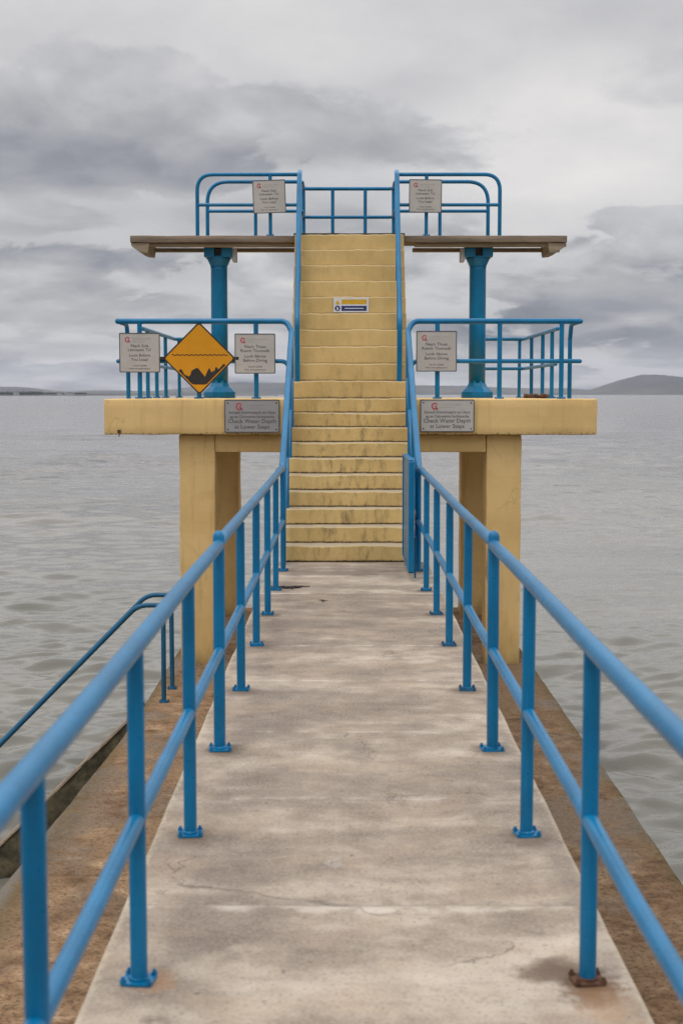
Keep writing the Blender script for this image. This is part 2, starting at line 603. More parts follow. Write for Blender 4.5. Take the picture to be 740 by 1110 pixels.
def walkway_mat():
    m, t, p = mat_new("walkway_concrete")
    co = geopos(t)
    x, y, z = t.sep(co)
    wob = t.noise(co, 1.3, 4, .6)
    cy = t.math('ADD', y, t.math('MULTIPLY', wob, .5))
    band = t.noise(t.comb(t.math('MULTIPLY', x, .42), cy, z), 1.75, 6, .62)
    brush = t.noise(t.comb(t.math('MULTIPLY', x, .16), y, z), 16.0, 5, .6)
    n2 = t.noise(co, 4.5, 6, .62)
    n3 = t.noise(co, 70.0, 4, .6)
    n4 = t.noise(co, 24.0, 4, .7)
    # successive pours of slightly different colour, with pale laitance lines where they meet
    pos = t.math('DIVIDE', t.math('ADD', t.math('ADD', y, .35), t.math('MULTIPLY', t.math('SUBTRACT', n2, .5), .10)), 1.31)
    wn_ = t.new("ShaderNodeTexWhiteNoise", noise_dimensions='1D')
    t.put(wn_.inputs['W'], t.math('ADD', t.math('FLOOR', pos), 3.0))
    tonev = wn_.outputs['Value']
    tone = t.math('ADD', t.math('MULTIPLY', band, .62), t.math('ADD', t.math('MULTIPLY', n2, .38), t.math('MULTIPLY', t.math('SUBTRACT', tonev, .5), .16)))
    c = t.ramp(tone, [(.36, (.170, .135, .107)), (.45, (.232, .187, .150)), (.52, (.295, .242, .194)), (.60, (.43, .360, .290)), (.70, (.54, .465, .385))])
    blot = t.noise(t.scale(co, (.8, 1, 1)), 2.3, 5, .68)
    c = t.mix(t.math('MULTIPLY', t.smooth(blot, .50, .62), .38), c, (.42, .325, .235, 1))
    c = t.mix(t.math('MULTIPLY', t.smooth(blot, .44, .34), .32), c, (.155, .132, .112, 1))
    c = t.mix(t.math('MULTIPLY', t.smooth(brush, .46, .7), .16), c, (.15, .122, .097, 1))
    c = t.mix(t.math('MULTIPLY', t.smooth(n4, .62, .70), .75), c, (.085, .070, .055, 1))
    c = t.mix(t.math('MULTIPLY', t.smooth(n3, .48, .72), .40), c, (.50, .44, .37, 1))
    c = t.mix(t.math('MULTIPLY', t.smooth(n3, .46, .32), .45), c, (.13, .108, .088, 1))
    md = t.math('ABSOLUTE', t.math('SUBTRACT', t.math('FRACT', pos), .5))
    pale = t.math('MULTIPLY', t.smooth(md, .435, .485), t.math('MULTIPLY', t.smooth(n2, .42, .60), t.smooth(tonev, .45, .8)))
    c = t.mix(t.math('MULTIPLY', pale, .6), c, (.60, .545, .475, 1))
    jn = t.math('MULTIPLY', t.smooth(md, .492, .499), t.smooth(n2, .40, .52))
    c = t.mix(t.math('MULTIPLY', jn, .32), c, (.11, .09, .072, 1))
    ck = t.new("ShaderNodeTexVoronoi", feature='DISTANCE_TO_EDGE')
    wv = t.new("ShaderNodeVectorMath", operation='ADD')
    t.put(wv.inputs[0], co)
    t.put(wv.inputs[1], t.comb(t.math('MULTIPLY', n2, .45), t.math('MULTIPLY', wob, .5), 0.0))
    t.put(ck.inputs['Vector'], wv.outputs[0])
    ck.inputs['Scale'].default_value = .75
    crack = t.math('MULTIPLY', t.smooth(ck.outputs['Distance'], .007, .001), t.smooth(wob, .52, .60))
    c = t.mix(t.math('MULTIPLY', crack, .55), c, (.085, .068, .054, 1))
    edge = t.smooth(t.math('ADD', t.math('ABSOLUTE', t.math('SUBTRACT', x, .054)), t.math('MULTIPLY', n4, .10)), .855, .885)
    c = t.mix(t.math('MULTIPLY', edge, .5), c, (.55, .48, .36, 1))  # light catching the chamfered edges, painted in as a pale strip

    def stain(cx, cyy, rx, ry, col, k):
        nonlocal c
        a = t.math('DIVIDE', t.math('SUBTRACT', t.math('ADD', x, t.math('MULTIPLY', t.math('SUBTRACT', n4, .5), .22)), cx), rx)
        b = t.math('DIVIDE', t.math('SUBTRACT', t.math('ADD', y, t.math('MULTIPLY', t.math('SUBTRACT', n2, .5), .3)), cyy), ry)
        r = t.math('ADD', t.math('MULTIPLY', a, a), t.math('MULTIPLY', b, b))
        c = t.mix(t.math('MULTIPLY', t.math('MULTIPLY', t.smooth(r, 1.7, -.35), t.smooth(n2, .22, .46)), k), c, (*col, 1))
    stain(.745, 4.20, .10, .15, (.060, .026, .013), 1.0)     # rust round the post feet
    stain(.64, 4.33, .12, .10, (.10, .062, .04), .9)
    stain(.77, 4.08, .09, .20, (.34, .19, .09), .5)
    stain(-.575, 4.22, .055, .11, (.38, .18, .06), .5)
    stain(.735, 7.08, .09, .12, (.10, .065, .04), .7)
    stain(.735, 8.54, .10, .12, (.10, .06, .035), .7)
    stain(.735, 10.1, .10, .14, (.10, .06, .035), .7)
    for k_ in range(2, 9):
        yk = 2.9 + 1.44 * k_ - (.1 if k_ < 5 else 0)
        stain(-.625 + .02 * (k_ % 2), yk - .03, .10, .12, (.085, .055, .035), .55 if k_ % 3 else .75)
        if k_ not in (1, 3, 4, 5):
            stain(.735, yk - .03, .10, .12, (.085, .055, .035), .6)
    stain(-.05, 5.35, .022, .10, (.42, .41, .40), .4)         # pale drips
    stain(-.055, 5.08, .014, .05, (.40, .39, .38), .35)
    stain(.20, 6.25, .012, .16, (.15, .12, .09), .7)
    stain(.25, 6.22, .010, .12, (.15, .12, .09), .7)
    t.l.new(c, p.inputs['Base Color'])
    t.put(p.inputs['Roughness'], t.math('ADD', .52, t.math('MULTIPLY', band, .4)))
    p.inputs['Specular IOR Level'].default_value = .14
    h = t.math('ADD', t.math('MULTIPLY', brush, .8), t.math('ADD', t.math('MULTIPLY', n3, .5), n4))
    t.put(p.inputs['Normal'], t.bump(h, .38, .007))
    return m


def ledge_mat():
    m, t, p = mat_new("ledge_concrete")
    co = geopos(t)
    x, y, z = t.sep(co)
    n1 = t.noise(co, .9, 5, .6)
    n2 = t.noise(t.scale(co, (.8, 1, 1)), 5.0, 7, .70)
    n3 = t.noise(co, 34.0, 6, .7)
    c = t.ramp(n2, [(.30, (.070, .044, .027)), (.44, (.155, .098, .058)), (.56, (.225, .152, .094)), (.70, (.34, .25, .17))])
    c = t.mix(t.smooth(n1, .58, .40), c, (.19, .13, .08, 1), 'MIX')
    c = t.mix(t.math('MULTIPLY', t.smooth(n3, .50, .62), .7), c, (.060, .042, .030, 1))
    c = t.mix(t.smooth(x, .3, -.3), c, t.mix(1.0, c, (1.50, 1.50, 1.48, 1), 'MULTIPLY'))
    c = t.mix(1.0, c, (1.06, 1.03, 1.0, 1), 'MULTIPLY')
    # green and black growth where the sea reaches the edge
    edge = t.smooth(t.math('ADD', t.math('ABSOLUTE', t.math('SUBTRACT', x, .07)), t.math('MULTIPLY', n2, .35)), 2.2, 2.42)
    c = t.mix(t.math('MULTIPLY', edge, .55), c, (.075, .065, .025, 1))
    sidez = t.smooth(t.math('ADD', z, t.math('MULTIPLY', n2, .3)), -1.45, -1.75)
    c = t.mix(t.math('MULTIPLY', sidez, .9), c, (.035, .032, .018, 1))
    c = t.mix(t.math('MULTIPLY', t.smooth(n3, .40, .30), .5), c, (.36, .28, .20, 1))
    lip_sheen = t.math('MULTIPLY', t.smooth(t.math('ADD', x, t.math('MULTIPLY', n2, .20)), -2.06, -2.16), t.smooth(y, 11.5, 10.0))
    c = t.mix(t.math('MULTIPLY', lip_sheen, .6), c, (.22, .215, .20, 1))  # sky reflected on the wet edge, painted in as pale grey
    wet = t.math('MULTIPLY', t.smooth(t.noise(t.scale(co, (1, .8, 1)), .75, 3, .5), .56, .62), t.smooth(n2, .35, .5))
    c = t.mix(t.math('MULTIPLY', wet, .35), c, (.10, .078, .055, 1))
    t.l.new(c, p.inputs['Base Color'])
    t.put(p.inputs['Roughness'], t.math('SUBTRACT', .85, t.math('MULTIPLY', wet, .6)))
    p.inputs['Specular IOR Level'].default_value = .06
    t.put(p.inputs['Normal'], t.bump(t.math('ADD', t.math('MULTIPLY', n3, .8), n2), .8, .03))
    return m


def simple_mat(name, base, rough=.5, var=.15, scale=8.0, bump=.2, dirt=None, metallic=0.0, stretch=(1, 1, 1)):
    m, t, p = mat_new(name)
    co = geopos(t)
    n1 = t.noise(t.scale(co, stretch), scale, 5, .6)
    n2 = t.noise(t.scale(co, stretch), scale * 6, 4, .6)
    lo = tuple(b * (1 - var) for b in base) + (1,)
    hi = tuple(min(1, b * (1 + var)) for b in base) + (1,)
    c = t.mix(t.smooth(n1, .3, .7), lo, hi)
    if dirt:
        c = t.mix(t.math('MULTIPLY', t.smooth(n2, .5, .75), dirt[3]), c, (*dirt[:3], 1))
    t.l.new(c, p.inputs['Base Color'])
    p.inputs['Roughness'].default_value = rough
    p.inputs['Metallic'].default_value = metallic
    t.put(p.inputs['Normal'], t.bump(t.math('ADD', n1, t.math('MULTIPLY', n2, .5)), bump, .006))
    return m


M_WALK = walkway_mat()
M_LEDGE = ledge_mat()
M_WOOD = simple_mat("weathered_wood", (.20, .155, .115), .8, .35, 7.0, .5, (.07, .055, .042, .6), stretch=(.12, 1, 1.4))
M_WOOD_PALE = simple_mat("pale_weathered_wood", (.27, .215, .15), .8, .3, 6.0, .5, (.12, .09, .06, .5), stretch=(.12, 1, 1.4))
M_SIGN = simple_mat("sign_face", (.45, .425, .40), .38, .05, 5.0, .05, (.36, .33, .29, .18))
M_SIGN_GREY = simple_mat("grey_sign_face", (.31, .30, .30), .38, .06, 5.0, .05, (.26, .25, .24, .2))
M_FRAME = simple_mat("sign_edge", (.085, .085, .09), .5, .1)
M_INK = simple_mat("sign_ink", (.055, .05, .055), .6, .1)
M_INK_PALE = simple_mat("faded_sign_ink", (.40, .37, .33), .6, .1)
M_RED = simple_mat("sign_red", (.50, .045, .06), .5, .1)
M_AMBER = simple_mat("amber_sign_face", (.62, .262, .0), .75, .05, 4.0, .04, (.5, .25, .03, .12))
M_BLACK = simple_mat("sign_black", (.018, .016, .014), .5, .1)
M_WHITE = simple_mat("sign_white", (.66, .65, .66), .45, .06)
M_NAVY = simple_mat("sign_navy", (.012, .03, .14), .45, .1)
M_SIGNYEL = simple_mat("sign_yellow", (.62, .36, .015), .45, .1)
M_RUST = simple_mat("rusty_iron", (.10, .042, .02), .85, .5, 30.0, .7, (.03, .018, .012, .6))
M_GALV = simple_mat("galvanised_steel", (.42, .43, .44), .5, .15, 9.0, .15)
M_ALGAE = simple_mat("algae_concrete", (.080, .066, .036), .85, .75, 4.0, 1.0, (.014, .018, .008, .85))
M_COPING = simple_mat("coping_concrete", (.26, .20, .145), .8, .3, 8.0, .5, (.09, .065, .045, .5))
M_KELP = simple_mat("dried_seaweed", (.022, .014, .009), .6, .4, 20.0, .5)
M_MAT = simple_mat("deck_matting", (.055, .046, .038), .9, .3, 20.0, .5)

# ------------------------------------------------------------------ setting: sea, hills, shore, haze
SEA_Z = -3.2


def water_mat():
    m, t, p = mat_new("sea_water")
    co = geopos(t)
    x, y, z = t.sep(co)
    dist = t.math('SQRT', t.math('ADD', t.math('MULTIPLY', x, x), t.math('MULTIPLY', y, y)))
    far = t.smooth(dist, 18, 140)
    n0 = t.noise(t.scale(co, (.5, 1, 1)), .16, 3, .5)
    sand = t.mix(t.smooth(n0, .36, .64), (.140, .138, .120, 1), (.175, .170, .148, 1))
    deep = t.mix(t.smooth(n0, .36, .64), (.125, .121, .116, 1), (.150, .144, .138, 1))
    c = t.mix(far, sand, deep)
    t.l.new(c, p.inputs['Base Color'])
    p.inputs['IOR'].default_value = 1.333
    t.put(p.inputs['Roughness'], t.smooth(dist, 15, 500, .05, .13))
    w1 = t.noise(t.scale(co, (.55, 1, 1)), 1.1, 4, .55, .2)
    w2 = t.noise(t.scale(co, (.6, 1, 1)), 5.5, 4, .6, .3)
    w3 = t.noise(t.scale(co, (.7, 1, 1)), 20.0, 2, .5)
    w0 = t.noise(t.scale(co, (.45, 1, 1)), .34, 4, .6, .3)
    w0 = t.math('MULTIPLY', w0, t.smooth(dist, 30, 110, 0, 1.15))
    h = t.math('ADD', t.math('ADD', w0, t.math('MULTIPLY', w1, .12)), t.math('ADD', t.math('MULTIPLY', w2, .030), t.math('MULTIPLY', w3, .004)))
    t.put(p.inputs['Normal'], t.bump(h, 1.0, t.smooth(dist, 25, 160, .34, .75)))
    return m


def make_sea():
    hc = 1.8 - SEA_Z
    radii = [2.0]
    while radii[-1] < 10000:
        r = radii[-1]
        radii.append(r + max(.06, .55 * r * r / (hc * 1400)))
    radii = np.array(radii)
    fine = np.radians(np.linspace(-22, 22, 820))
    coarse = np.radians(np.linspace(22, 338, 60)[1:-1])
    az = np.concatenate([fine, coarse])
    A, Rr = np.meshgrid(az, radii)
    X = Rr * np.sin(A)
    Y = Rr * np.cos(A)
    Z = np.full_like(X, 0.0)
    dr = np.gradient(radii)[:, None] * np.ones_like(X)
    fine_w = np.where(np.abs((A + np.pi) % (2 * np.pi) - np.pi) < np.radians(21), 1.0, 0.0)
    for i in range(100):
        lam = .38 * (11 / .38) ** rng.random()
        th = rng.normal(math.pi * .54, .38)
        k = 2 * math.pi / lam
        amp = .0155 * (lam ** .75 if lam < .9 else .924 * (lam / .9) ** .50) * rng.uniform(.5, 1.2)
        ph = rng.uniform(0, 2 * math.pi)
        s = np.sin(k * (X * math.cos(th) + Y * math.sin(th)) + ph + .8 * np.sin(.05 * X + i) + .8 * np.sin(.07 * Y + 2 * i))
        s = 1.5 * ((s * .5 + .5) ** 1.6) - .72
        Z += amp * s * np.clip((lam / (dr * 2.6)) - .6, 0, 1)
    Z *= fine_w
    # quieter and livelier patches
    P = .62 + .38 * np.sin(X * .08 + 1.3 * np.sin(Y * .05)) * np.sin(Y * .11 + 1.1 * np.sin(X * .045))
    Z = Z * P + SEA_Z
    nr, na = X.shape
    verts = np.stack([X, Y, Z], -1).reshape(-1, 3)
    i, j = np.meshgrid(np.arange(nr - 1), np.arange(na), indexing='ij')
    jn = (j + 1) % na
    quads = np.stack([i * na + jn, (i + 1) * na + jn, (i + 1) * na + j, i * na + j], -1).reshape(-1, 4)
    verts = np.vstack([verts, [[0, 0, SEA_Z]]])
    c = len(verts) - 1
    jj = np.arange(na)
    tris = np.stack([jj, np.full(na, c), (jj + 1) % na], -1)
    me = bpy.data.meshes.new("water")
    nv = len(verts)
    me.vertices.add(nv)
    me.vertices.foreach_set("co", verts.astype(np.float32).ravel())
    loops = np.concatenate([quads.ravel(), tris.ravel()])
    me.loops.add(len(loops))
    me.loops.foreach_set("vertex_index", loops.astype(np.int32))
    npoly = len(quads) + len(tris)
    starts = np.concatenate([np.arange(len(quads)) * 4, len(quads) * 4 + np.arange(len(tris)) * 3])
    me.polygons.add(npoly)
    me.polygons.foreach_set("loop_start", starts.astype(np.int32))
    me.polygons.foreach_set("use_smooth", np.ones(npoly, dtype=bool))
    me.update(calc_edges=True)
    me.validate()
    me.materials.append(water_mat())
    o = bpy.data.objects.new("water", me)
    COL.objects.link(o)
    o['kind'] = 'structure'
    return o


make_sea()


def hill_mat():
    m, t, p = mat_new("hill_cover")
    co = geopos(t)
    n1 = t.noise(t.scale(co, (1, 1, 4)), .0022, 6, .6)
    c = t.ramp(n1, [(.32, (.038, .038, .030)), (.5, (.062, .060, .045)), (.62, (.10, .092, .07)), (.75, (.17, .15, .125))])
    t.l.new(c, p.inputs['Base Color'])
    p.inputs['Roughness'].default_value = .95
    return m


M_HILL = hill_mat()


def ridge(name, dist, prof, depth, seed, rough=.05):
    """a range of hills: heights in metres along x, smooth in depth"""
    xs = np.linspace(prof[0][0], prof[-1][0], 150)
    hs = np.interp(xs, [p[0] for p in prof], [p[1] for p in prof])
    ker = np.hanning(9); ker /= ker.sum()
    hs = np.convolve(np.pad(hs, 4, mode='edge'), ker, 'valid')
    ys = np.linspace(-1, 1, 15)
    b = MB()
    vs, fs = [], []
    for iy, yy in enumerate(ys):
        for ix, xx in enumerate(xs):
            n = noise.fractal(Vector((xx / 700 + seed, yy * 1.5 + seed, seed)), .8, 2.0, 5)
            h = hs[ix] * (1 - yy * yy) ** .8 * (1 + rough * 3 * n * (1 - abs(yy)) + rough * n)
            vs.append((xx, dist + yy * depth, SEA_Z - .5 + max(h, 0)))
    nx = len(xs)
    for iy in range(len(ys) - 1):
        for ix in range(nx - 1):
            a = iy * nx + ix
            fs.append((a, a + 1, a + nx + 1, a + nx))
    b.add(vs, fs, True)
    o = b.build(name, M_HILL, face=(0, 0, 1))
    o['kind'] = 'structure'
    return o


def pxp(D, pts):
    """sight-line table (column, metres-per-column scale) -> x, height at distance D"""
    return [((a - 374) * D / 1542.0, max(.5, (427 - c) * D / 1542.0 + 1.8 - SEA_Z)) for a, c in pts]


ridge("hills", 8600, pxp(8600, [(590, 426.5), (630, 425), (648, 421.5), (662, 416.5), (678, 411.5), (693, 408.8), (710, 408.3), (728, 409.6),
                                (745, 411.3), (780, 414), (820, 419), (880, 425)]), 700, 3.1)
ridge("hills", 9100, pxp(9100, [(150, 425), (185, 422.5), (205, 420.5), (232, 417), (255, 414.6), (285, 415), (315, 415.5), (350, 417), (400, 418.5), (450, 418.6),
                                (480, 419.5), (510, 419.3), (560, 421.5), (610, 421.5), (645, 423), (700, 425)]), 550, 8.7)
ridge("hills", 9000, pxp(9000, [(-140, 421), (-60, 420), (0, 419.6), (22, 419.4), (40, 421), (62, 423.5), (80, 424.6), (95, 423.6), (112, 423),
                                (135, 423.2), (160, 424), (190, 425.5), (240, 427)]), 600, 5.3)
ridge("coast", 4200, pxp(4200, [(-200, 424.5), (-60, 424), (0, 424.4), (40, 424.8), (70, 425.6), (100, 426.2), (150, 426.5), (240, 427.2), (300, 428)]), 160, 1.9, .02)


def far_wood():
    m, t, p = mat_new("far_trees")
    co = geopos(t)
    c = t.ramp(t.noise(co, .03, 5, .6), [(.35, (.018, .026, .014)), (.65, (.055, .065, .03))])
    t.l.new(c, p.inputs['Base Color'])
    p.inputs['Roughness'].default_value = .9
    b = MB()
    D = 4060
    for i in range(260):
        a = random.choice([random.gauss(-20, 60), random.uniform(-160, 95), random.gauss(28, 12), random.gauss(60, 4), random.gauss(88, 3)])
        if a > 128:
            continue
        xx = (a - 374) * D / 1542
        hh = random.uniform(3.0, 6.5) * (1 if a < 50 else .6)
        bm_ = bmesh.new()
        bmesh.ops.create_icosphere(bm_, subdivisions=2, radius=1)
        ox = random.random() * 50
        for v in bm_.verts:
            k = 1 + .35 * noise.noise(v.co * 1.9 + Vector((ox, 0, 0)))
            v.co = Vector((v.co.x * hh * random.uniform(.95, 1.05) * 1.25 * k, v.co.y * hh * k, v.co.z * hh * .75 * k))
            v.co += Vector((xx, D + random.uniform(-1, 1), 2.4 + hh * .4))
        b.bm(bm_, True)
    o = b.build("distant_wood", m)
    tag(o, "dark wooded shoreline across the bay at the horizon", "trees", kind='stuff')


far_wood()


def far_houses():
    wall = simple_mat("far_house_wall", (.30, .29, .275), .8, .05)
    roof = simple_mat("far_house_roof", (.09, .09, .10), .8, .1)
    spec = [(19, "pale gabled house standing on the far wooded shore", 16), (66, "low pale house on the bare end of the far shore", 15),
            (77, "long low white house near the tip of the far shore", 19)]
    for a, lab, w in spec:
        D = 4035
        xx = (a - 374) * D / 1542
        e = empty("far_house", (xx, D, -2.2), lab, "house")
        b = MB()
        b.box(xx - w / 2, xx + w / 2, D - 5, D + 5, -2.6, 4.6)
        b.build("wall", wall, e)
        b = MB()
        n = [(D - 5.4, 4.62), (D + 5.4, 4.62), (D, 8.0)]
        vs = [(xx - w / 2 - .3, y_, z_) for y_, z_ in n] + [(xx + w / 2 + .3, y_, z_) for y_, z_ in n]
        b.add(vs, [(0, 1, 2), (5, 4, 3), (0, 3, 4, 1), (1, 4, 5, 2), (2, 5, 3, 0)])
        b.build("roof", roof, e)


far_houses()


def haze():
    m = bpy.data.materials.new("haze_air")
    m.use_nodes = True
    t = NT(m.node_tree)
    t.n.remove(t.n["Principled BSDF"])
    vol = t.new("ShaderNodeVolumePrincipled")
    vol.inputs['Color'].default_value = (.70, .79, 1.0, 1)
    vol.inputs['Density'].default_value = HAZE_DENSITY
    vol.inputs['Anisotropy'].default_value = 0.0
    t.l.new(vol.outputs[0], t.n["Material Output"].inputs['Volume'])
    b = MB()
    b.box(-10600, 10600, -10600, 10600, SEA_Z - 4, 230)
    o = b.build("haze", m)
    o['kind'] = 'stuff'
    tag(o, "thin pale sea haze lying over the bay", "haze")


HAZE_DENSITY = 4.2e-5
haze()

# walkway and the lower ledge it stands on
CX = .055
LEDGE_Z = -1.48
b = MB()
b.bbox(-.783, .891, -7, 15.2, -.30, 0.0, bev=.016, seg=2, step=.16, amp=.0045, fr=1.7, seed=2.0)
o = b.build("walkway", M_WALK); o['kind'] = 'structure'
b = MB()
b.bbox(-.70, .81, -7, 15.2, LEDGE_Z - .05, -.302, bev=.0)
o = b.build("walkway_base", M_LEDGE); o['kind'] = 'structure'
b = MB()
b.bbox(-2.15, 2.285, -7, 21.75, -4.2, LEDGE_Z, bev=.05, seg=2, step=.22, amp=.009, fr=1.6, seed=9.0)
b.v = [(x - (.17 * min(1, max(0, (13.4 - y) / 4.5)) if x < -1.9 else 0), y, z) for x, y, z in b.v]
o = b.build("ledge", M_LEDGE); o['kind'] = 'structure'

# ------------------------------------------------------------------ diving tower
D0, T1, R1 = 15.2, .297, .174            # lower flight
D1, T2, R2 = 18.17, .17, .2235           # steep upper flight
PLAT_Z = 1.74
DECK_Z = PLAT_Z + 10 * R2
SX0, SX1 = CX - .745, CX + .745
tower = empty("diving_tower", (CX, 18.5, LEDGE_Z), "tall yellow concrete diving tower with a central stair, two low platforms and blue columns", "diving tower")


def step_pos(n):
    """front of riser n and level of tread n"""
    if n <= 10:
        return D0 + (n - 1) * T1, n * R1
    return D1 + (n - 11) * T2, PLAT_Z + (n - 10) * R2


def make_stairs():
    prof, rise = [], []
    prev = 0.0
    DECK_BACK = 21.5
    for n in range(1, 21):
        y, z = step_pos(n)
        prof += [(y + .004, prev + .001), (y, prev + .10 * (z - prev)), (y, prev + .5 * (z - prev)), (y, z - .012), (y + .004, z - .003), (y + .012, z)]
        rise += [0, .1, .5, .94, 1, 1.02]
        ny = step_pos(n + 1)[0] if n < 20 else DECK_BACK
        prof += [((y + ny) / 2, z)]
        rise += [1.0]
        prev = z
    # drop the very first and close the solid at the back and below
    xs = np.linspace(SX0, SX1, 62)
    me = bpy.data.meshes.new("stairs")
    vs, fs, att = [], [], []
    npf = len(prof)
    for ix, xx in enumerate(xs):
        for ip, (y, z) in enumerate(prof):
            step = ip // 7
            k = Vector((xx * 2.1, step * 3.7, 0))
            k2 = Vector((xx * 9.0, step * 5.1, 2.0))
            amp = 1.0 if ip % 7 in (3, 4, 5) else .45
            dz = (noise.noise(k) * .012 + noise.noise(k2) * .008) * amp
            dy = (noise.noise(k + Vector((9, 9, 9))) * .006 + noise.noise(k2 * 1.7) * .003) * amp
            if ip == 0:
                dz = 0
            vs.append((xx, y + dy, z + dz))
            att.append(rise[ip])
    for ix in range(len(xs) - 1):
        for ip in range(npf - 1):
            a = ix * npf + ip
            fs.append((a, a + npf, a + npf + 1, a + 1))
    # side and rear faces
    base = len(vs)
    sides = []
    for xx, first in ((SX0, 0), (SX1, (len(xs) - 1) * npf)):
        ring = [first + i for i in range(npf)]
        b0 = len(vs)
        under = [(DECK_BACK, DECK_Z), (DECK_BACK, DECK_Z - .34), (19.98, DECK_Z - .34), (18.55, PLAT_Z - .02), (17.9, PLAT_Z - .42), (16.1, .30), (16.1, LEDGE_Z - .02), (D0, LEDGE_Z - .02)]
        vs += [(xx, yy_, zz_) for yy_, zz_ in under]
        att += [.5] * len(under)
        poly = ring + list(range(b0, b0 + len(under)))
        sides.append((ring, b0))
        fs.append(poly if xx == SX0 else poly[::-1])
    (r0, a0), (r1, a1) = sides
    fs.append((r0[-1], r1[-1], a1, a0))
    for k in range(len(under) - 1):
        fs.append((a0 + k, a1 + k, a1 + k + 1, a0 + k + 1))
    fs.append((a0 + len(under) - 1, a1 + len(under) - 1, r1[0], r0[0]))
    me.from_pydata(vs, [], [tuple(f) for f in fs])
    at = me.attributes.new("rise", 'FLOAT', 'POINT')
    at.data.foreach_set("value", att)
    bm_ = bmesh.new()
    bm_.from_mesh(me)
    bmesh.ops.recalc_face_normals(bm_, faces=bm_.faces[:])
    bm_.to_mesh(me)
    bm_.free()
    me.materials.append(M_STEP)
    ob = bpy.data.objects.new("stairs", me)
    COL.objects.link(ob)
    ob.parent = tower
    ob.location = -tower.location
    return ob


stairs = make_stairs()

SL0, SL1 = -2.877, 2.999
YF, YB = 17.0, 22.4
SLAB_B = 1.315
for (xa, xb, sd_) in ((SL0, SX0 - .003, 1.0), (SX1 + .003, SL1, 5.0)):
    b = MB()
    b.bbox(xa, xb, YF, YB, SLAB_B, PLAT_Z, bev=.013, step=.11, amp=.006, fr=3.1, seed=sd_)
    b.build("platform", M_YEL, tower)
b = MB()
b.bbox(CX - .32, CX + .32, 20.3, 21.2, LEDGE_Z - .03, DECK_Z - .345, bev=.014, step=.2, amp=.006, fr=2.6, seed=21)
b.build("pier", M_YEL, tower)
for (xa, xb, sd_) in ((-2.0, -1.57, 3.0), (1.70, 2.12, 7.0)):
    b = MB()
    b.bbox(xa, xb, YF + .14, YF + .58, LEDGE_Z - .03, SLAB_B - .004, bev=.014, step=.13, amp=.008, fr=2.6, seed=sd_)
    b.build("pier", M_YEL, tower)
    b = MB()
    b.bbox(xa + .01, xb, 20.95, 21.4, LEDGE_Z - .03, SLAB_B - .004, bev=.014, step=.13, amp=.008, fr=2.6, seed=sd_ + 2)
    b.build("pier", M_YEL, tower)
for (xa, xb, sd_) in ((-1.566, SX0 - .003, 11.0), (SX1 + .003, 1.696, 13.0)):
    b = MB()
    b.bbox(xa, xb, YF + .15, YF + .55, SLAB_B - .215, SLAB_B - .006, bev=.01, step=.14, amp=.004, fr=3.0, seed=sd_)
    b.build("beam", M_YEL, tower)

b = MB()
b.bbox(SX0 - .02, SX1 + .02, 19.78, 21.5, DECK_Z + .004, DECK_Z + .026, bev=.004, step=.2, amp=.004, fr=5, seed=4)
b.build("deck_mat", M_MAT, tower)

COLS = []
for cx, inner in ((-1.784, 1), (1.873, -1)):
    cy = 20.35
    b = MB()
    b.lathe([(.118, PLAT_Z + .14), (.118, PLAT_Z + 1.0), (.117, 3.55), (.121, 3.60)], cx, cy, 28)
    col = b.build("column", M_BLUE, tower)
    b = MB()
    b.lathe([(.232, PLAT_Z + .002), (.238, PLAT_Z + .03), (.236, PLAT_Z + .085), (.215, PLAT_Z + .105), (.150, PLAT_Z + .165), (.128, PLAT_Z + .21), (.119, PLAT_Z + .25)],
            cx, cy, 8, R(22.5), smooth=False)
    b.build("column_base", M_BLUE, col)
    b = MB()
    b.lathe([(.1185, 3.56), (.126, 3.60), (.175, 3.70), (.178, 3.735)], cx, cy, 8, R(22.5), smooth=False)
    for sx in (-1, 1):
        x0 = cx + sx * .122
        b.bbox(x0 - .074, x0 + .074, cy - .19, cy + .19, 3.715, 3.878, bev=.012)
    b.build("capital", M_BLUE, col)
    b = MB()
    b.bbox(cx - .044, cx + .044, cy - .13, cy + .32, 3.742, 3.875, bev=.004)
    b.build("cross_beam", M_MAT, col)  # dark beam added so the gap between the cheeks reads dark
    b = MB()
    x0 = cx + inner * .225
    b.bbox(min(x0 - .028, x0 + .028), max(x0 - .028, x0 + .028), cy - .16, cy + .12, 3.66, 3.84, bev=.006)
    b.build("side_plate", M_GALV, col)

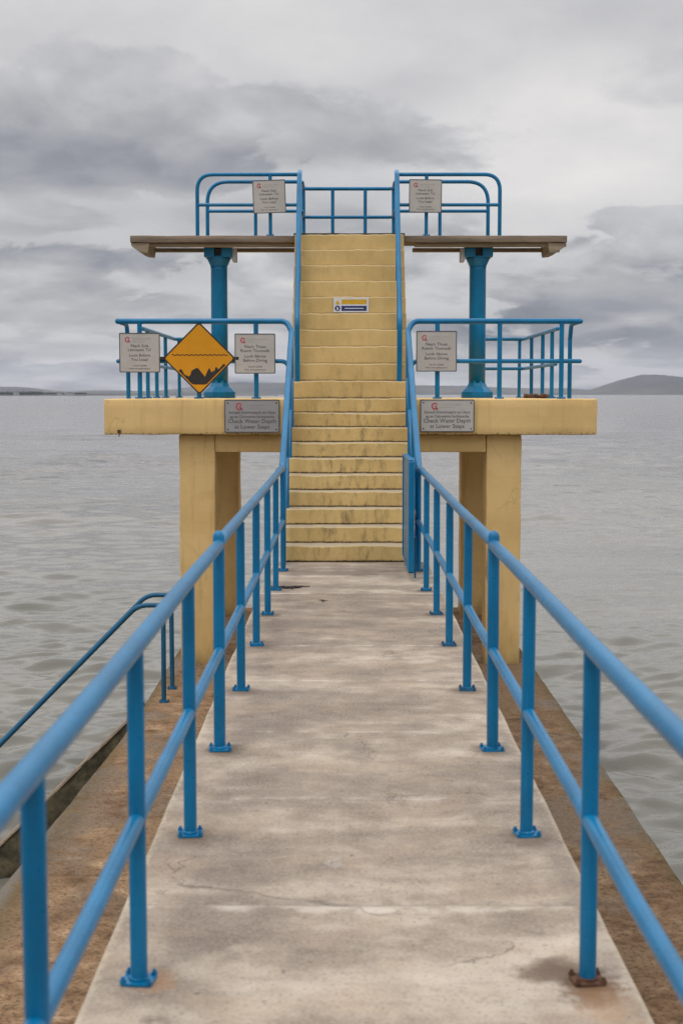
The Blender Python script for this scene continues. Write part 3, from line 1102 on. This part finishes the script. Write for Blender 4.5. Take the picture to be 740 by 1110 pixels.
# springless diving boards either side of the deck
for side, xe, xi in ((-1, -2.98, SX0 - .004), (1, 3.07, SX1 + .004)):
    lo, hi = min(xe, xi), max(xe, xi)
    b = MB()
    b.bbox(lo, hi, 19.95, 20.06, DECK_Z - .080, DECK_Z + .012, bev=.008, step=.09, amp=.0045, fr=4.0, seed=side * 3.0)
    n = 5
    for k in range(n):
        y0 = 20.064 + k * .138
        b.bbox(lo + .01 * (k % 2), hi, y0, y0 + .13, DECK_Z - .05, DECK_Z + .012 + .003 * (k % 2), bev=.006)
    brd = b.build("diving_board", M_WOOD, tower)
    b = MB()
    b.bbox(lo + .16, hi, 20.02, 20.12, DECK_Z - .135, DECK_Z - .083, bev=.006, step=.12, amp=.003, fr=4)
    b.bbox(lo + .16, hi, 20.62, 20.72, DECK_Z - .145, DECK_Z - .091, bev=.006)
    b.build("joist", M_WOOD_PALE, brd)
    b = MB()
    s = side
    out = [(xe - s * .005, DECK_Z - .09), (xe - s * .02, DECK_Z - .135), (xe - s * .09, DECK_Z - .185), (xe - s * .15, DECK_Z - .212), (xe - s * .24, DECK_Z - .22), (xe - s * .25, DECK_Z - .155),
           (xe - s * .265, DECK_Z - .082)]
    if s < 0:
        out = out
    else:
        out = out[::-1]
    b.prism_xz(out, 19.975, 20.74)
    b.build("end_bracket", M_WOOD_PALE, brd)

# small rusty spot fixings on the slab faces
b = MB()
b.bbox(-2.715, -2.675, 16.985, 17.0, 1.335, 1.375, bev=.006)
b.bbox(-2.700, -2.690, 16.98, 17.0, 1.29, 1.34, bev=.003)
b.build("rusted_fixing", M_RUST, tower)

# ------------------------------------------------------------------ railings
TOP_R, MID_R, POST_R = .0300, .0255, .0265


def post(parent, x, y, z0, z1, r=POST_R, plate=True, mat=None, dome=False, plate_mat=None):
    mat = mat or M_BLUE
    b = MB()
    jx, jy = random.uniform(-.004, .004), random.uniform(-.004, .004)
    b.tube([(x + jx, y + jy, z0), (x + jx * .5, y, (z0 + z1) / 2), (x, y, z1)], r, 14, dome=dome)
    p = b.build("post", mat, parent)
    if plate:
        b = MB()
        a = random.uniform(-.15, .15)
        ca, sa = math.cos(a), math.sin(a)
        rot = Matrix(((ca, -sa, 0), (sa, ca, 0), (0, 0, 1)))
        w = r * 1.55
        ol = [rot @ Vector((px_, py_, 0)) for px_, py_ in rrect(w * 1.22, w * 1.12, .014, 3)]
        m_ = len(ol)
        b.add([(x + q.x, y + q.y, z0 + .001) for q in ol] + [(x + q.x * .985, y + q.y * .985, z0 + .009) for q in ol],
              [list(range(m_, 2 * m_))] + [(i_, (i_ + 1) % m_, m_ + (i_ + 1) % m_, m_ + i_) for i_ in range(m_)])
        b.lathe([(r * 1.22, z0 + .0085), (r * 1.12, z0 + .016), (r * .98, z0 + .020)], x, y, 14)
        for sx in (-1, 1):
            for sy in (-1, 1):
                q = rot @ Vector((sx * w * .98, sy * w * .88, 0))
                b.lathe([(.0105, z0 + .009), (.0105, z0 + .017), (.006, z0 + .0172), (.006, z0 + .026)], x + q.x, y + q.y, 6, random.random(), smooth=False)
        b.build("base_plate", plate_mat or mat, p)
    return p


def walkway_railing(side, xr, label):
    e = empty("walkway_railing", (xr, 7, 0), label, "railing", "railings along both edges of the walkway")
    TZ, MZ = 1.043, .507
    ys = [-2.9, -1.5, -.1, 1.3, 2.83, 4.24, 5.70, 7.10, 8.56, 10.1, 11.54, 12.98, 14.42]
    # top rail in two lengths: they meet at a post, the nearer one a little lower
    joint = 7.10
    b = MB()
    b.tube([(xr, y, TZ + .004 * math.sin(y * 1.3)) for y in np.linspace(-4, joint - .02, 26)], TOP_R, 20, dome=True)
    b.build("top_rail", M_BLUE, e)
    b = MB()
    pts = [(xr, y, TZ + .012 + .003 * math.sin(y * 1.1 + side)) for y in np.linspace(joint + .015, 14.0, 20)]
    pts = fillet([pts[0], *pts[1:], (xr - side * .0, 14.3, TZ + .0)], .1)
    b.tube(pts, TOP_R, 20, dome=True)
    b.build("top_rail", M_BLUE, e)
    for i, y in enumerate(ys):
        isj = abs(y - 7.10) < .05
        post(e, xr, y, 0.0, TZ + (.045 if isj else -.015), POST_R * (1.12 if isj else 1.0), True, dome=isj,
             plate_mat=M_RUST if (side > 0 and i == 5) else (M_BLUE_OLD if (side > 0 and i in (8, 9, 10)) else None))
    for i in range(len(ys) - 1):
        b = MB()
        w = random.uniform(-.004, .004)
        b.tube([(xr, ys[i] + .012, MZ), (xr + w, (ys[i] + ys[i + 1]) / 2, MZ + w), (xr, ys[i + 1] - .012, MZ)], MID_R, 16)
        b.build("mid_rail", M_BLUE, e)
    return e


XL, XR = -.634, .744
walkway_railing(-1, XL, "blue walkway railing on the side of the diamond sign and the sea steps")
walkway_railing(1, XR, "blue walkway railing running up to the open blue gate")

# stair railing of the lower flight whose pipe bends outwards along the platform front
PF = 17.5
PT_Z, PM_Z = 2.685, 2.20


def platform_railing(side, xs, xo, posts, label):
    e = empty("platform_railing", (xs, PF, PLAT_Z), label, "railing", "railings of the lower flight and platform fronts")
    b = MB()
    path = [(xs + side * .02, 14.35, 1.02), (xs, 14.75, 1.035), (xs - side * .0, 17.42, 2.56), (xs + side * .065, PF, PT_Z), (xo, PF, PT_Z)]
    path = fillet(path, [0, .25, .16, .14, 0], 9)
    b.tube(path, .034, 18, dome=True)
    # short return at the outer end
    b.build("top_rail", M_BLUE, e)
    b = MB()
    b.tube(fillet([(xs, 14.75, .52), (xs, 15.05, .55), (xs, 17.45, 1.96), (xs + side * .06, PF, PM_Z), (xo, PF, PM_Z)], [0, .2, .12, .1, 0], 6), .027, 14, dome=True)
    b.build("mid_rail", M_BLUE, e)
    for yy, zb in ((15.07, 0.0), (15.95, 3 * R1), (16.84, 6 * R1), (17.46, 8 * R1)):
        zt = 1.035 + (yy - 14.75) * (2.56 - 1.035) / (17.42 - 14.75)
        post(e, xs, yy, zb, zt - .01, .026, False)
    for xx in posts:
        post(e, xx, PF, PLAT_Z, PT_Z - .01, .029, True)
    xe = xo - side * .075
    b = MB()
    b.tube(fillet([(xo - side * .02, PF + .03, PT_Z - .01), (xe, PF + .22, PT_Z - .03), (xe, PF + .30, PT_Z - .2), (xe, PF + .30, PLAT_Z)], .08, 6), .027, 14)
    b.build("end_post", M_BLUE, e)
    return e


platform_railing(-1, -.652, -2.775, [-2.51, -1.79, -1.09], "blue railing climbing the stairs and bending along the platform edge behind the yellow diamond sign")
platform_railing(1, .762, 2.865, [1.125, 1.885, 2.64], "blue railing climbing the stairs by the gate and bending along the platform edge there")


def side_railing(side, x, xin, ys, label):
    e = empty("side_railing", (x, 20.5, PLAT_Z), label, "railing", "railings on the outer sides of the lower platforms")
    TZ, MZ = 2.645, 2.19
    b = MB()
    b.tube(fillet([(x, 18.6, TZ), (x, 22.15, TZ), (xin, 22.15, TZ)], .10, 6), .028, 14, dome=True)
    b.build("top_rail", M_BLUE, e)
    b = MB()
    b.tube(fillet([(x, 18.75, MZ), (x, 22.15, MZ), (xin, 22.15, MZ)], .10, 6), .025, 14, dome=True)
    b.build("mid_rail", M_BLUE, e)
    for yy in ys:
        post(e, x, yy, PLAT_Z, TZ - .01, .027, True)
    post(e, x - side * .06, 22.15, PLAT_Z, TZ - .01, .026, True)


side_railing(-1, -2.63, -1.92, (19.05, 19.95, 20.95), "blue side railing beyond the square sign at the far edge of the diamond sign platform")
side_railing(1, 2.755, 1.98, (19.1, 20.0, 21.2), "blue side railing above the rusty scraps on the outer edge of the platform")


def upper_stair_railing(side, xs, label):
    e = empty("stair_railing", (xs, 19, PLAT_Z), label, "railing", "handrails of the steep upper flight")
    b = MB()
    yb, zb = step_pos(11)
    pts = fillet([(xs - side * .03, yb + .06, zb), (xs - side * .028, yb + .06, zb + .76), (xs - side * .012, 19.86, 4.80), (xs - side * .012, 19.98, 4.86)], [0, .22, .12, 0], 8)
    b.tube(pts, .034, 18, dome=True)
    b.build("top_rail", M_BLUE, e)
    b = MB()
    b.tube([(xs - side * .028, yb + .06, zb + .36), (xs - side * .012, 19.9, 4.38)], .025, 14)
    b.build("mid_rail", M_BLUE, e)
    for n in (14, 17):
        y, z = step_pos(n)
        f = (y + .07 - (yb + .06)) / (19.86 - yb - .06)
        post(e, xs - side * (.022), y + .07, z, zb + .76 + f * (4.80 - zb - .76) - .01, .026, False)
    post(e, xs - side * .012, 19.98, DECK_Z, 4.86, .027, True)
    return e


upper_stair_railing(-1, -.64, "steep blue handrail of the upper flight nearer the diamond sign")
upper_stair_railing(1, .72, "steep blue handrail of the upper flight on the gate side")


def board_railing(x_in, x_out, y, posts, label, TZ=4.83, MZ=4.415, rb=.22):
    e = empty("board_railing", (x_in, y, DECK_Z), label, "railing", "bent pipe railings over the diving boards")
    b = MB()
    b.tube(fillet([(x_in, y, TZ), (x_out, y, TZ), (x_out, y, DECK_Z)], rb, 10), .027, 16, dome=True)
    b.build("top_rail", M_BLUE, e)
    b = MB()
    b.tube([(x_in, y, MZ), (x_out, y, MZ)], .024, 14)
    b.build("mid_rail", M_BLUE, e)
    for xx in posts:
        post(e, xx, y, DECK_Z + .01, TZ - .01, .025, True)


board_railing(-.66, -2.05, 20.02, [-1.04], "outer bent blue railing in front of the board on the diamond sign side")
board_railing(-.64, -1.975, 20.70, [-1.285], "inner bent blue railing along the back of the board on the diamond sign side", rb=.30)
board_railing(.74, 2.14, 20.02, [1.125], "outer bent blue railing in front of the board on the gate side")
board_railing(.72, 2.045, 20.70, [1.355], "inner bent blue railing along the back of the board on the gate side", rb=.30)

e = empty("deck_railing", (CX, 21.4, DECK_Z), "straight blue railing across the back of the top deck", "railing")
b = MB(); b.tube(fillet([(-.617, 20.75, 4.83), (-.617, 21.4, 4.83), (.712, 21.4, 4.83), (.712, 20.75, 4.83)], .09, 6), .027, 16, dome=True); b.build("top_rail", M_BLUE, e)
b = MB(); b.tube(fillet([(-.617, 20.75, 4.415), (-.617, 21.4, 4.415), (.712, 21.4, 4.415), (.712, 20.75, 4.415)], .09, 6), .025, 14, dome=True); b.build("mid_rail", M_BLUE, e)
for xx in (-.617, -.187, .296, .712):
    post(e, xx, 21.4 if abs(xx) < .5 else 21.36, DECK_Z + .028, 4.82, .026, True)

# ------------------------------------------------------------------ gate
g = empty("gate", (.64, 15.05, 0), "flat blue steel gate standing open at the foot of the stairs", "gate")
b = MB()
gx0, gx1 = .617, .640
b.bbox(gx0, gx1, 13.60, 15.02, .105, 1.145, bev=.004)
pan = b.build("panel", M_BLUE, g)
b = MB()
b.bbox(gx0 - .012, gx1 + .02, 13.55, 13.60, .095, 1.155, bev=.005)
b.bbox(gx0 - .012, gx1 + .02, 15.02, 15.06, .095, 1.155, bev=.005)
b.bbox(gx0 - .010, gx1 + .018, 13.602, 15.018, 1.148, 1.172, bev=.004)
b.bbox(gx0 - .010, gx1 + .018, 13.602, 15.018, .078, .102, bev=.004)
b.build("frame", M_BLUE, g)
b = MB()
b.tube([(.672, 13.60, .42), (.672, 13.60, .035)], .009, 10)
b.tube([(.672, 13.60, .42), (.672, 13.56, .44), (.672, 13.52, .44)], .008, 8)
b.build("drop_bolt", M_BLUE_OLD, g)
for zz in (.3, .95):
    b = MB()
    b.tube([(.652, 15.075, zz - .05), (.652, 15.075, zz + .05)], .016, 10)
    b.bbox(.652, .735, 15.055, 15.095, zz - .012, zz + .012, bev=.003)
    b.build("hinge", M_BLUE, g)

# ------------------------------------------------------------------ steps down to the water and their handrails
st = empty("sea_steps", (-2.9, 15.3, -2.4), "concrete steps with a dark slimy side wall going down into the sea", "steps")
b = MB()
# side wall (string) towards the walkway: dark, weedy
out = [(-2.15, LEDGE_Z - .03), (-2.15, -4.1), (-4.8, -4.1), (-4.8, -4.05), (-2.22, LEDGE_Z - .03)]
bm_ = bmesh.new()
n = 40
rows = []
for i in range(n + 1):
    f = i / n
    xx = -2.13 - f * 2.6
    zt = LEDGE_Z + .0 - f * 2.55
    rows.append((xx, zt))
vs, fs = [], []
NZ = 10
for i, (xx, zt) in enumerate(rows):
    for k in range(NZ + 1):
        zz = zt + (-4.3 - zt) * k / NZ
        p = Vector((xx * 3, zz * 3, 1.0))
        vs.append((xx, 14.78 + noise.noise(p) * .035 + noise.noise(p * 4) * .018, zz + (noise.noise(p * 2) * .008 if k == 0 else 0)))
for i in range(n):
    for k in range(NZ):
        a = i * (NZ + 1) + k
        fs.append((a + 1, a, a + NZ + 1, a + NZ + 2))
b.add(vs, fs, True)
b.build("side_wall", M_ALGAE, st, face=(0, -1, 0))
b = MB()
cop = [(-2.13, LEDGE_Z - .002), (-4.73, LEDGE_Z - 2.552)]
(xa, za), (xb, zb) = cop
vs = []
for i in range(n + 1):
    f = i / n
    xx, zz = xa + (xb - xa) * f, za + (zb - za) * f
    w = noise.noise(Vector((f * 30, 0, 0))) * .008
    vs += [(xx, 14.765 + w, zz - .012 + w), (xx, 14.765 + w, zz + .022 + w), (xx, 14.90, zz + .03), (xx, 14.90, zz - .2)]
fs = []
for i in range(n):
    a = i * 4
    for k in range(3):
        fs.append((a + k, a + k + 1, a + k + 5, a + k + 4))
b.add(vs, fs, True)
b.build("coping", M_COPING, st, face=(0, 0, 1))
b = MB()
for i in range(11):
    x1 = -2.16 - i * .25
    z1 = LEDGE_Z - .33 - i * .245
    b.bbox(x1 - .25, x1, 14.905, 15.75, -4.3, z1, bev=.012)
b.build("treads", M_LEDGE, st)


def sea_rail(y, zt, label):
    e = empty("step_handrail", (-1.93, y, LEDGE_Z), label, "handrail", "handrails of the sea steps")
    xs = -1.93
    L = 2.75
    pts = fillet([(xs, y, LEDGE_Z), (xs, y, zt), (-2.20, y, zt), (-2.20 - L, y, zt - L * 1.01)], [0, .03, .26, 0], 10)
    b = MB()
    b.tube([(xs + .03, y, zt)] + pts[10:], .026, 14, dome=True)
    b.build("top_rail", M_BLUE_OLD, e)
    post(e, xs, y, LEDGE_Z, zt - .01, .026, True, M_BLUE_OLD)
    post(e, -2.20 - L * .86, y, zt - L * .87 - 1.15, zt - L * .87, .024, False, M_BLUE_OLD)
    return e


sea_rail(14.97, -.437, "nearer dark blue handrail of the steps leading down to the sea")
sea_rail(15.66, -.425, "farther dark blue handrail of the steps leading down to the sea")


# ------------------------------------------------------------------ signs
def text_mesh(body, size, cx, z, y, align='CENTER', sx=1.0):
    cu = bpy.data.curves.new("txt", 'FONT')
    cu.body = body
    cu.size = size
    cu.align_x = align
    cu.resolution_u = 2
    ob = bpy.data.objects.new("txt", cu)
    COL.objects.link(ob)
    dg = bpy.context.evaluated_depsgraph_get()
    me = bpy.data.meshes.new_from_object(ob.evaluated_get(dg))
    vs = [(cx + v.co.x * sx, y, z + v.co.y) for v in me.vertices]
    fs = [list(p.vertices) for p in me.polygons]
    bpy.data.objects.remove(ob)
    bpy.data.curves.remove(cu)
    bpy.data.meshes.remove(me)
    return vs, fs


def logo(b, cx, cz, s, y):
    """red round emblem: a thick open ring with a small figure inside, as on the photographed signs"""
    n = 22
    vs = []
    for k in range(n + 1):
        a = R(62 + 262 * k / n)
        th = .30 * (1 - .45 * abs(k / n - .5))
        for rr in (1.0, 1 - th * 1.35):
            vs.append((cx + s * rr * math.cos(a), y, cz + s * 1.05 * rr * math.sin(a)))
    b.add(vs, [(2 * k, 2 * k + 1, 2 * k + 3, 2 * k + 2) for k in range(n)])
    for pts in ([(.02, .05), (.50, -.15), (1.05, -.95), (.62, -.98), (.30, -.40), (.02, -.30)],
                [(.30, .45), (.62, .95), (.80, .82), (.55, .35)]):
        b.add([(cx + s * px, y, cz + s * pz) for px, pz in pts], [list(range(len(pts)))])
    vs = [(cx + s * (.42 + .17 * math.cos(R(a))), y, cz + s * (.18 + .17 * math.sin(R(a)))) for a in range(0, 360, 40)]
    b.add(vs, [list(range(len(vs)))])


def plate_sign(cx, cz, y, w, h, lines, label, group, face, tilt=0.0, border=True, header=True, screws=False, small=None):
    e = empty("sign", (cx, y, cz), label, "sign", group)
    hw, hh = w / 2, h / 2
    rot = Matrix.Rotation(R(tilt), 4, 'Y')

    def fin(b, name, mat):
        b.v = [tuple((rot @ Vector(p)) + Vector((cx, y, cz))) for p in b.v]
        return b.build(name, mat, e)
    b = MB()
    b.prism_xz(rrect(hw - .004, hh - .004, .012), -.004, .004)
    fin(b, "panel", face)
    if border:
        b = MB()
        o_, i_ = rrect(hw + .004, hh + .004, .014), rrect(hw - .007, hh - .007, .010)
        n = len(o_)
        vs = [(p[0], -.0065, p[1]) for p in o_] + [(p[0], -.0065, p[1]) for p in i_] + [(p[0], .006, p[1]) for p in o_] + [(p[0], -.003, p[1]) for p in i_]
        fs = []
        for k in range(n):
            q = (k + 1) % n
            fs += [(k, q, n + q, n + k), (2 * n + k, 2 * n + q, q, k), (n + k, n + q, 3 * n + q, 3 * n + k)]
        b.add(vs, fs)
        fin(b, "frame", M_FRAME)
    b = MB()
    logo(b, -.30 * w if not screws else -.235 * w, hh - .165 * h if not screws else hh - .20 * h, .068 * h if not screws else .105 * h, -.0058)
    fin(b, "logo", M_RED)
    for txt, size, zz, sx in lines:
        b = MB()
        b.add(*text_mesh(txt, size * h, 0, zz * h, -.0056, sx=sx))
        fin(b, "lettering", M_INK)
    if header:
        b = MB()
        xx = -.19 * w if not screws else -.12 * w
        zz = hh - .155 * h if not screws else hh - .17 * h
        k = .052 * h if not screws else .065 * h
        b.add(*text_mesh("Comhairle Cathrach na Gaillimhe", k, xx, zz, -.0056, 'LEFT', .72))
        b.add(*text_mesh("Galway City Council", k, xx, zz - k * 1.25, -.0056, 'LEFT', .8))
        fin(b, "heading", M_INK_PALE)
    if screws:
        b = MB()
        for sx in (-1, 1):
            for sz in (-1, 1):
                bm2 = bmesh.new()
                bmesh.ops.create_uvsphere(bm2, u_segments=10, v_segments=6, radius=.009)
                bmesh.ops.translate(bm2, verts=bm2.verts, vec=(sx * (hw - .035), -.003, sz * (hh - .035)))
                b.bm(bm2, True)
        fin(b, "screw", M_RUST)
    else:
        b = MB()
        for zc in (.28 * h, -.28 * h):
            b.bbox(-hw * .45, hw * .45, .005, .026, zc - .014, zc + .014, bev=.003)
        fin(b, "bracket", M_GALV)
    return e


LEAP = [("Féach Sula", .104, .145, 1.06), ("Léimeann Tú!", .104, .040, 1.06), ("Look Before", .104, -.098, 1.06), ("You Leap!", .104, -.205, 1.06),
        ("Tel: 091 536400", .056, -.352, 1.0), ("Web: www.galwaycity.ie", .056, -.425, 1.0)]
DIVE = [("Féach Thuas", .104, .145, 1.06), ("Roimh Thumadh", .104, .040, 1.06), ("Look Above", .104, -.098, 1.06), ("Before Diving", .104, -.205, 1.06),
        ("Tel: 091 536400", .056, -.352, 1.0), ("Web: www.galwaycity.ie", .056, -.425, 1.0)]
DEPTH = [("Seiceáil Doimhneacht an Uisce", .122, .075, .95), ("ag na Céimeanna Íochtaracha", .122, -.055, .95), ("Check Water Depth", .178, -.215, 1.0), ("at Lower Steps", .178, -.385, 1.0)]
GS = "square council warning signs on the railings"
YS = PF - .062
plate_sign(-2.503, 2.301, YS, .487, .472, LEAP, "grey Look Before You Leap sign beside the diamond sign on the lower railing", GS, M_SIGN)
plate_sign(-1.098, 2.290, YS, .487, .478, DIVE, "grey Look Above Before Diving sign between the diamond sign and the stairs", GS, M_SIGN)
plate_sign(1.110, 2.318, YS, .487, .485, DIVE, "grey Look Above Before Diving sign on the platform with the gate below", GS, M_SIGN)
plate_sign(-1.050, 4.520, 19.955, .445, .445, LEAP, "tilted Look Before You Leap sign on the top railing above the diamond sign", GS, M_SIGN, tilt=-2.0)
plate_sign(1.106, 4.527, 19.955, .445, .445, LEAP, "level Look Before You Leap sign on the top railing over the gate side", GS, M_SIGN, tilt=.5)
GD = "oblong water depth signs on the platform faces"
plate_sign(-1.108, 1.537, YF - .022, .648, .385, DEPTH, "dull grey Check Water Depth sign on the yellow slab near the diamond sign", GD, M_SIGN_GREY, screws=True)
plate_sign(1.213, 1.542, YF - .022, .636, .378, DEPTH, "pale Check Water Depth sign with rusty screws on the yellow slab above the gate", GD, M_SIGN, screws=True)

# amber diamond: submerged rocks
DX, DZ, DY = -1.777, 2.233, PF - .075
e = empty("diamond_sign", (DX, DY, DZ), "large amber diamond warning sign showing black rocks under a wavy water line", "warning sign")
HD = .437


def rot45(pts):
    c = math.cos(R(45))
    return [(c * (x - z), c * (x + z)) for x, z in pts]


side_ = HD / math.sqrt(2)
b = MB()
b.prism_xz([(DX + x, DZ + z) for x, z in rot45(rrect(side_, side_, .035))], DY - .003, DY + .004)
b.build("panel", M_AMBER, e)
b = MB()
o_, i_ = rot45(rrect(side_ + .004, side_ + .004, .038)), rot45(rrect(side_ - .012, side_ - .012, .028))
n = len(o_)
vs = [(DX + p[0], DY - .0055, DZ + p[1]) for p in o_] + [(DX + p[0], DY - .0055, DZ + p[1]) for p in i_] + [(DX + p[0], DY + .006, DZ + p[1]) for p in o_] + [(DX + p[0], DY - .002, DZ + p[1]) for p in i_]
fs = []
for k in range(n):
    q = (k + 1) % n
    fs += [(k, q, n + q, n + k), (2 * n + k, 2 * n + q, q, k), (n + k, n + q, 3 * n + q, 3 * n + k)]
b.add(vs, fs)
b.build("frame", M_BLACK, e)
b = MB()
N = 90
vs = []
for k in range(N + 1):
    f = k / N
    xx = -.335 + f * .68
    zz = .040 + .0055 * math.sin(f * 2 * math.pi * 12)
    vs += [(DX + xx, DY - .0048, DZ + zz - .005), (DX + xx, DY - .0048, DZ + zz + .005)]
b.add(vs, [(2 * k, 2 * k + 2, 2 * k + 3, 2 * k + 1) for k in range(N)])
b.build("water_line", M_BLACK, e)
rock_top = [(-.248, -.150), (-.236, -.135), (-.222, -.128), (-.205, -.150), (-.188, -.185), (-.170, -.207), (-.150, -.206), (-.128, -.222), (-.108, -.200), (-.094, -.150),
            (-.060, -.130), (-.028, -.115), (-.005, -.128), (.020, -.165), (.050, -.198), (.068, -.225), (.095, -.165), (.112, -.128), (.128, -.120), (.138, -.150), (.150, -.172),
            (.172, -.148), (.184, -.158), (.200, -.105), (.214, -.108), (.226, -.132), (.252, -.118), (.272, -.092), (.296, -.068), (.312, -.075), (.318, -.088)]
vs, fs = [], []
for x_, z_ in rock_top:
    lim = max(-.318, -(.402 - abs(x_)))
    vs += [(DX + x_, DY - .0048, DZ + min(lim, z_ - .006)), (DX + x_, DY - .0048, DZ + z_)]
fs = [(2 * k, 2 * k + 2, 2 * k + 3, 2 * k + 1) for k in range(len(rock_top) - 1)]
b = MB()
b.add(vs, fs)
b.build("rock_symbol", M_BLACK, e)
b = MB()
for sx in (-1, 1):
    b.bbox(DX + sx * (HD - .005) - .05, DX + sx * (HD - .005) + .05, DY + .008, DY + .045, DZ - .02, DZ + .02, bev=.004)
b.build("bracket", M_BLACK, e)

# little safety sign on a riser of the upper flight
sy, sz = step_pos(16)
sz0 = sz - R2
SXC, SZC = .078, sz0 + .118
e = empty("safety_sign", (SXC, sy - .012, SZC), "small white safety sign with a yellow and a blue bar on a stair riser", "sign")
b = MB(); b.prism_xz([(SXC + x, SZC + z) for x, z in rrect(.232, .096, .006)], sy - .016, sy - .008); b.build("panel", M_WHITE, e)
yy = sy - .0175
b = MB()
b.add([(SXC - .128, yy, SZC + .010), (SXC + .205, yy, SZC + .010), (SXC + .205, yy, SZC + .072), (SXC - .128, yy, SZC + .072)], [(0, 1, 2, 3)])
b.add([(SXC - .212, yy, SZC + .008), (SXC - .148, yy, SZC + .008), (SXC - .180, yy, SZC + .066)], [(0, 1, 2)])
b.build("warning_bar", M_SIGNYEL, e)
b = MB()
b.add([(SXC - .128, yy, SZC - .078), (SXC + .205, yy, SZC - .078), (SXC + .205, yy, SZC - .012), (SXC - .128, yy, SZC - .012)], [(0, 1, 2, 3)])
b.add([(SXC - .180 + .036 * math.cos(R(a)), yy, SZC - .044 + .036 * math.sin(R(a))) for a in range(0, 360, 15)], [list(range(24))])
b.build("notice_bar", M_NAVY, e)
b = MB()
y2 = yy - .0015
b.add([(SXC - .192, y2, SZC - .066), (SXC - .168, y2, SZC - .066), (SXC - .172, y2, SZC - .028), (SXC - .188, y2, SZC - .028)], [(0, 1, 2, 3)])
b.add([(SXC - .085, y2, SZC - .050), (SXC + .165, y2, SZC - .050), (SXC + .165, y2, SZC - .040), (SXC - .085, y2, SZC - .040)], [(0, 1, 2, 3)])
b.build("symbol", M_WHITE, e)

# ------------------------------------------------------------------ small things lying about
def kelp(x, y, z, label, s=1.0, seed=1, n=5):
    rnd = random.Random(seed)
    b = MB()
    for i in range(n):
        a = rnd.uniform(-.5, .5) + (math.pi if i % 2 else 0)
        p = Vector((x + rnd.uniform(-.02, .02), y + rnd.uniform(-.03, .03), z + .008))
        pts, rs = [p.copy()], [.012 * s]
        L = rnd.uniform(.06, .16) * s
        for k in range(5):
            a += rnd.uniform(-.6, .6)
            p = p + Vector((math.cos(a) * L / 4, math.sin(a) * L / 3, 0))
            p.z = z + .007 + rnd.uniform(0, .014) * s
            pts.append(p.copy())
            rs.append(.012 * s * (1 - k * .15) * rnd.uniform(.7, 1.3))
        b.tube(pts, rs, 7, dome=True)
    o = b.build("seaweed", M_KELP)
    tag(o, label, "seaweed")
    return o


kelp(-.53, 13.1, 0, "dark dried seaweed lying on the walkway against a railing post", .95, 4, 7)
kelp(-.20, 12.3, 0, "tiny dark scrap of seaweed lying alone on the open walkway", .42, 9, 3)
b = MB()
rnd = random.Random(3)
for i in range(16):
    bm2 = bmesh.new()
    bmesh.ops.create_icosphere(bm2, subdivisions=2, radius=rnd.uniform(.022, .05))
    ox = rnd.random() * 20
    px = rnd.gauss(2.62, .11)
    for v in bm2.verts:
        v.co *= 1 + .5 * noise.noise(v.co * 28 + Vector((ox, 0, 0)))
        v.co.z *= .75
        v.co += Vector((px, 19.3 + ox * .01, 0))
    zlo = min(v.co.z for v in bm2.verts)
    for v in bm2.verts:
        v.co.z += PLAT_Z - zlo - .004
    b.bm(bm2, True)
o = b.build("rusty_scraps", M_RUST)
tag(o, "heap of rusty brown scraps at the foot of the side railing posts", "scrap heap")
